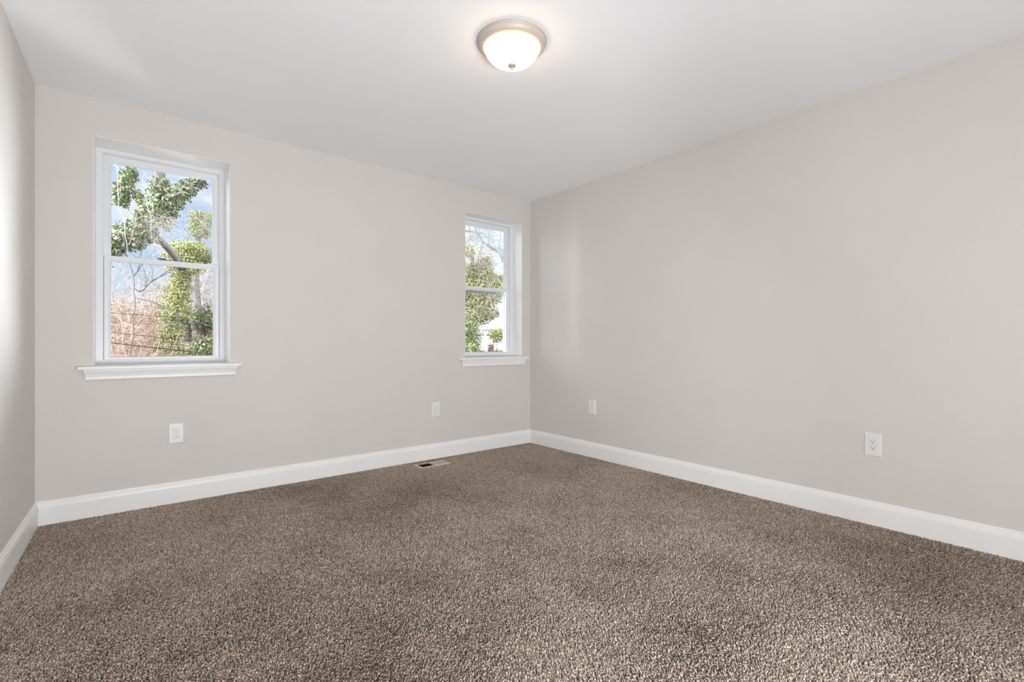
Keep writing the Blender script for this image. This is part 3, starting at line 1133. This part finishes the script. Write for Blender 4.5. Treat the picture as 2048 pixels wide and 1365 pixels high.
# --- tangle of dry stems on the bank
ST, vals = [], []
for i in range(11000):
    x = random.uniform(-6.2, .6)
    y = 6.5 + 9.5 * random.random() ** .8
    p = Vector((x, y, ground_z(x, y) - .03))
    a = random.uniform(0, 2 * PI)
    L_ = random.uniform(.5, 2.1)
    up = random.uniform(.5, 1.35)
    v_ = p - CAM
    if 1024 + FPX * v_.dot(RGT) / v_.dot(FWD) > 312:      # the growth thins out around the ivy columns
        if random.random() < .75: continue
        L_ *= .5
    q = [p]
    for j in range(1, 7):
        s = j / 6
        q.append(p + Vector((math.cos(a + s * random.uniform(-.5, .5)) * L_ * .6 * s, math.sin(a) * L_ * .6 * s, L_ * up * (s - .75 * s * s))) + Vector((random.gauss(0, .03), random.gauss(0, .03), random.gauss(0, .02))))
    r0 = random.uniform(.0018, .0048)
    ST.append((q, [r0 * (1 - .6 * j / 6) for j in range(7)]))
    vals.append(min(1, max(0, random.gauss(.55, .27))))
o = tubeobj('dry_brush', ST, M['brush'], None, 3, vals)
tag(o, 'tangle of tan dry stems covering the bank', 'brush', kind='stuff')
n_ = 5000
xx, yy = rng.uniform(-6.2, .6, n_), rng.uniform(7, 15.5, n_)
zz_ = np.array([ground_z(a, c_) for a, c_ in zip(xx, yy)]) + rng.uniform(0, .7, n_) ** 1.6
o = leaves('dry_leaves', np.stack([xx, yy, zz_], 1), rng.normal(0, 1, (n_, 3)) + np.array([0, -.4, .6]), rng.uniform(.04, .08, n_), M['deadleaf'], None, OVAL, OVALF, rng.uniform(0, 1, n_))
tag(o, 'scattered brown dry leaves among the dry stems', 'leaves', kind='stuff')

# --- overhead cables
for (pa, pb, dd, r, lab) in [((-700, 565.6), (1500, 711), 10.0, .005, 'uppermost thin utility cable crossing the lower left pane'),
                             ((-700, 568), (1500, 799), 9.6, .005, 'middle thin utility cable crossing the lower left pane'),
                             ((-700, 587), (1500, 824), 9.2, .0085, 'thick lowest utility cable crossing the lower left pane')]:
    p0, p1 = at(*pa, dd), at(*pb, dd)
    pts = []
    for i in range(41):
        t = i / 40
        q = p0.lerp(p1, t)
        q.z -= .20 * (4 * t * (1 - t) - .98)
        pts.append(q)
    o = tubeobj('utility_cable', [(pts, [r] * 41)], M['cable'], None, 6)
    tag(o, lab, 'cable', 'cables strung behind the house')

# --- right window: broad ivy tree, bare branch, shrubs, white house
D = 11.5
b = at(938, 790, D)
base = Vector((b.x, b.y, ground_z(b.x, b.y) - .1))
root = tree_root('ivy_clad_tree', base, 'broad yellow green ivy tree filling the right window', group=TG)
k = D
main = limb([base, at(934, 700, k), at(938, 620, k), at(942, 560, k), at(944, 525, k), at(944, 505, k)], .17, .03)
l1 = limb([at(945, 610, k), at(965, 575, k), at(972, 545, k), at(968, 515, k)], .09, .04)
l2 = limb([at(946, 630, k), at(980, 600, k), at(994, 575, k), at(1000, 550, k)], .08, .03)
l3 = limb([at(944, 640, k), at(975, 632, k), at(998, 625, k)], .06, .02)
tubeobj('trunk', [main], M['bark'], root, 8)
for q in (l1, l2, l3): tubeobj('limb', [q], M['bark'], root, 6)
iv = [limb([at(936, 690, k), at(938, 640, k), at(938, 580, k), at(940, 525, k)], .15, .22), limb(l1[0][::6], .22, .12), limb(l2[0][::6], .22, .13), limb(l3[0][::6], .16, .08),
      limb([at(925, 600, k), at(915, 540, k)], .35, .3), limb([at(930, 505, k), at(947, 497, k)], .12, .10)]
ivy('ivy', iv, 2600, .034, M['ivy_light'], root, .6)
tw = []
for i in range(100):
    twigs(at(random.uniform(928, 1000) if i < 70 else random.uniform(926, 962), random.uniform(480, 640) if i < 70 else random.uniform(462, 500), k - .3), RGT * random.uniform(-1, 1) + Vector((0, 0, random.uniform(-.9, .7))), random.uniform(.3, .7), .006, 2, .8, 3, .25, tw, -.1, .0022)
tubeobj('twigs', tw, M['bark_pale'], root, 3)

D = 9.5
root = tree_root('bare_branch', at(1060, 640, D), 'bare grey branch arching across the top of the right window', 'branch')
bb = limb([at(1060, 640, D), at(1030, 560, D), at(1008, 525, D), at(995, 503, D), at(978, 492, D), at(962, 478, D), at(950, 465, D), at(915, 460, D)], .032, .014)
tubeobj('branch', [bb], M['bark_grey'], root, 8)
tw = []
for j in range(8, len(bb[0]), 2):
    twigs(bb[0][j], RGT * random.uniform(-1, .6) + Vector((0, 0, random.uniform(-.6, 1))), random.uniform(.3, .8), .006, 2, .5, 3, .15, tw, .1, .003)
tubeobj('twigs', tw, M['bark_grey'], root, 4)

shrub('evergreen_shrub', at(937, 665, 10.5), .27, 1300, .038, M['ivy_dark'], 'dark green shrub low at left of the right window', squash=1.1)
shrub('evergreen_shrub', at(944, 698, 9.8), .21, 900, .035, M['ivy_dark'], 'dark shrub at bottom of the right window', squash=.8)
shrub('evergreen_shrub', at(993, 670, 14), .26, 1000, .038, M['ivy_light'], 'yellow green shrub in front of the white house', squash=.8)
shrub('evergreen_shrub', at(981, 697, 13), .10, 200, .04, M['deadleaf'], 'rusty brown shrub in front of the white house', squash=1.6)

# white house down the slope
DH = 27.0
c0 = at(1030, 686, DH)
ax = RGT.copy()
ay = FWD.copy()
root = tree_root('white_house', Vector((c0.x, c0.y, -3.2)), 'white two storey house beyond the trees in the right window', 'house')


def hbox(bm, u0, u1, v0, v1, z0, z1):
    cs = [c0 + ax * u + ay * v for u, v in ((u0, v0), (u1, v0), (u1, v1), (u0, v1))]
    lo_ = [bm.verts.new((q.x, q.y, z0)) for q in cs]
    hi_ = [bm.verts.new((q.x, q.y, z1)) for q in cs]
    bm.faces.new(lo_)
    bm.faces.new(hi_)
    for i in range(4):
        bm.faces.new((lo_[i], lo_[(i + 1) % 4], hi_[(i + 1) % 4], hi_[i]))


def hpart(name, boxes, mat, parent=root):
    bm = bmesh.new()
    for q in boxes: hbox(bm, *q)
    return bmobj(name, bm, M[mat], parent)


hpart('wall', [(-2.6, 6, 0, 6, -3.3, 1.95)], 'siding')
bm = bmesh.new()
pr = [(-.45, 1.90), (3.0, 3.35), (6.45, 1.90), (6.45, 1.75), (3.0, 3.18), (-.45, 1.75)]
ends = []
for u in (-2.9, 6.3):
    ends.append([bm.verts.new(((c0 + ax * u + ay * v).x, (c0 + ax * u + ay * v).y, z)) for v, z in pr])
for i in range(6):
    bm.faces.new((ends[0][i], ends[0][(i + 1) % 6], ends[1][(i + 1) % 6], ends[1][i]))
bm.faces.new(ends[0])
bm.faces.new(ends[1])
bmobj('roof', bm, M['shingle'], root)
for u in (-2.0, -.95, .6):
    wf = hpart('window_frame', [(u - .36, u + .36, -.06, -.005, .95, 1.62)], 'siding')
    hpart('pane', [(u - .29, u + .29, -.075, -.062, 1.0, 1.57)], 'dark_window', wf)
hpart('porch_roof', [(-2.8, 2.2, -1.7, -.01, .62, .74)], 'porchroof')
for u in (-2.6, -1.5, -.4, .7):
    hpart('porch_post', [(u - .07, u + .07, -1.62, -1.48, -3.2, .62)], 'siding')
for u in (-2.0, -.9):
    wf = hpart('window_frame', [(u - .36, u + .36, -.06, -.005, -.6, .42)], 'siding')
    hpart('pane', [(u - .29, u + .29, -.075, -.062, -.55, .36)], 'dark_window', wf)
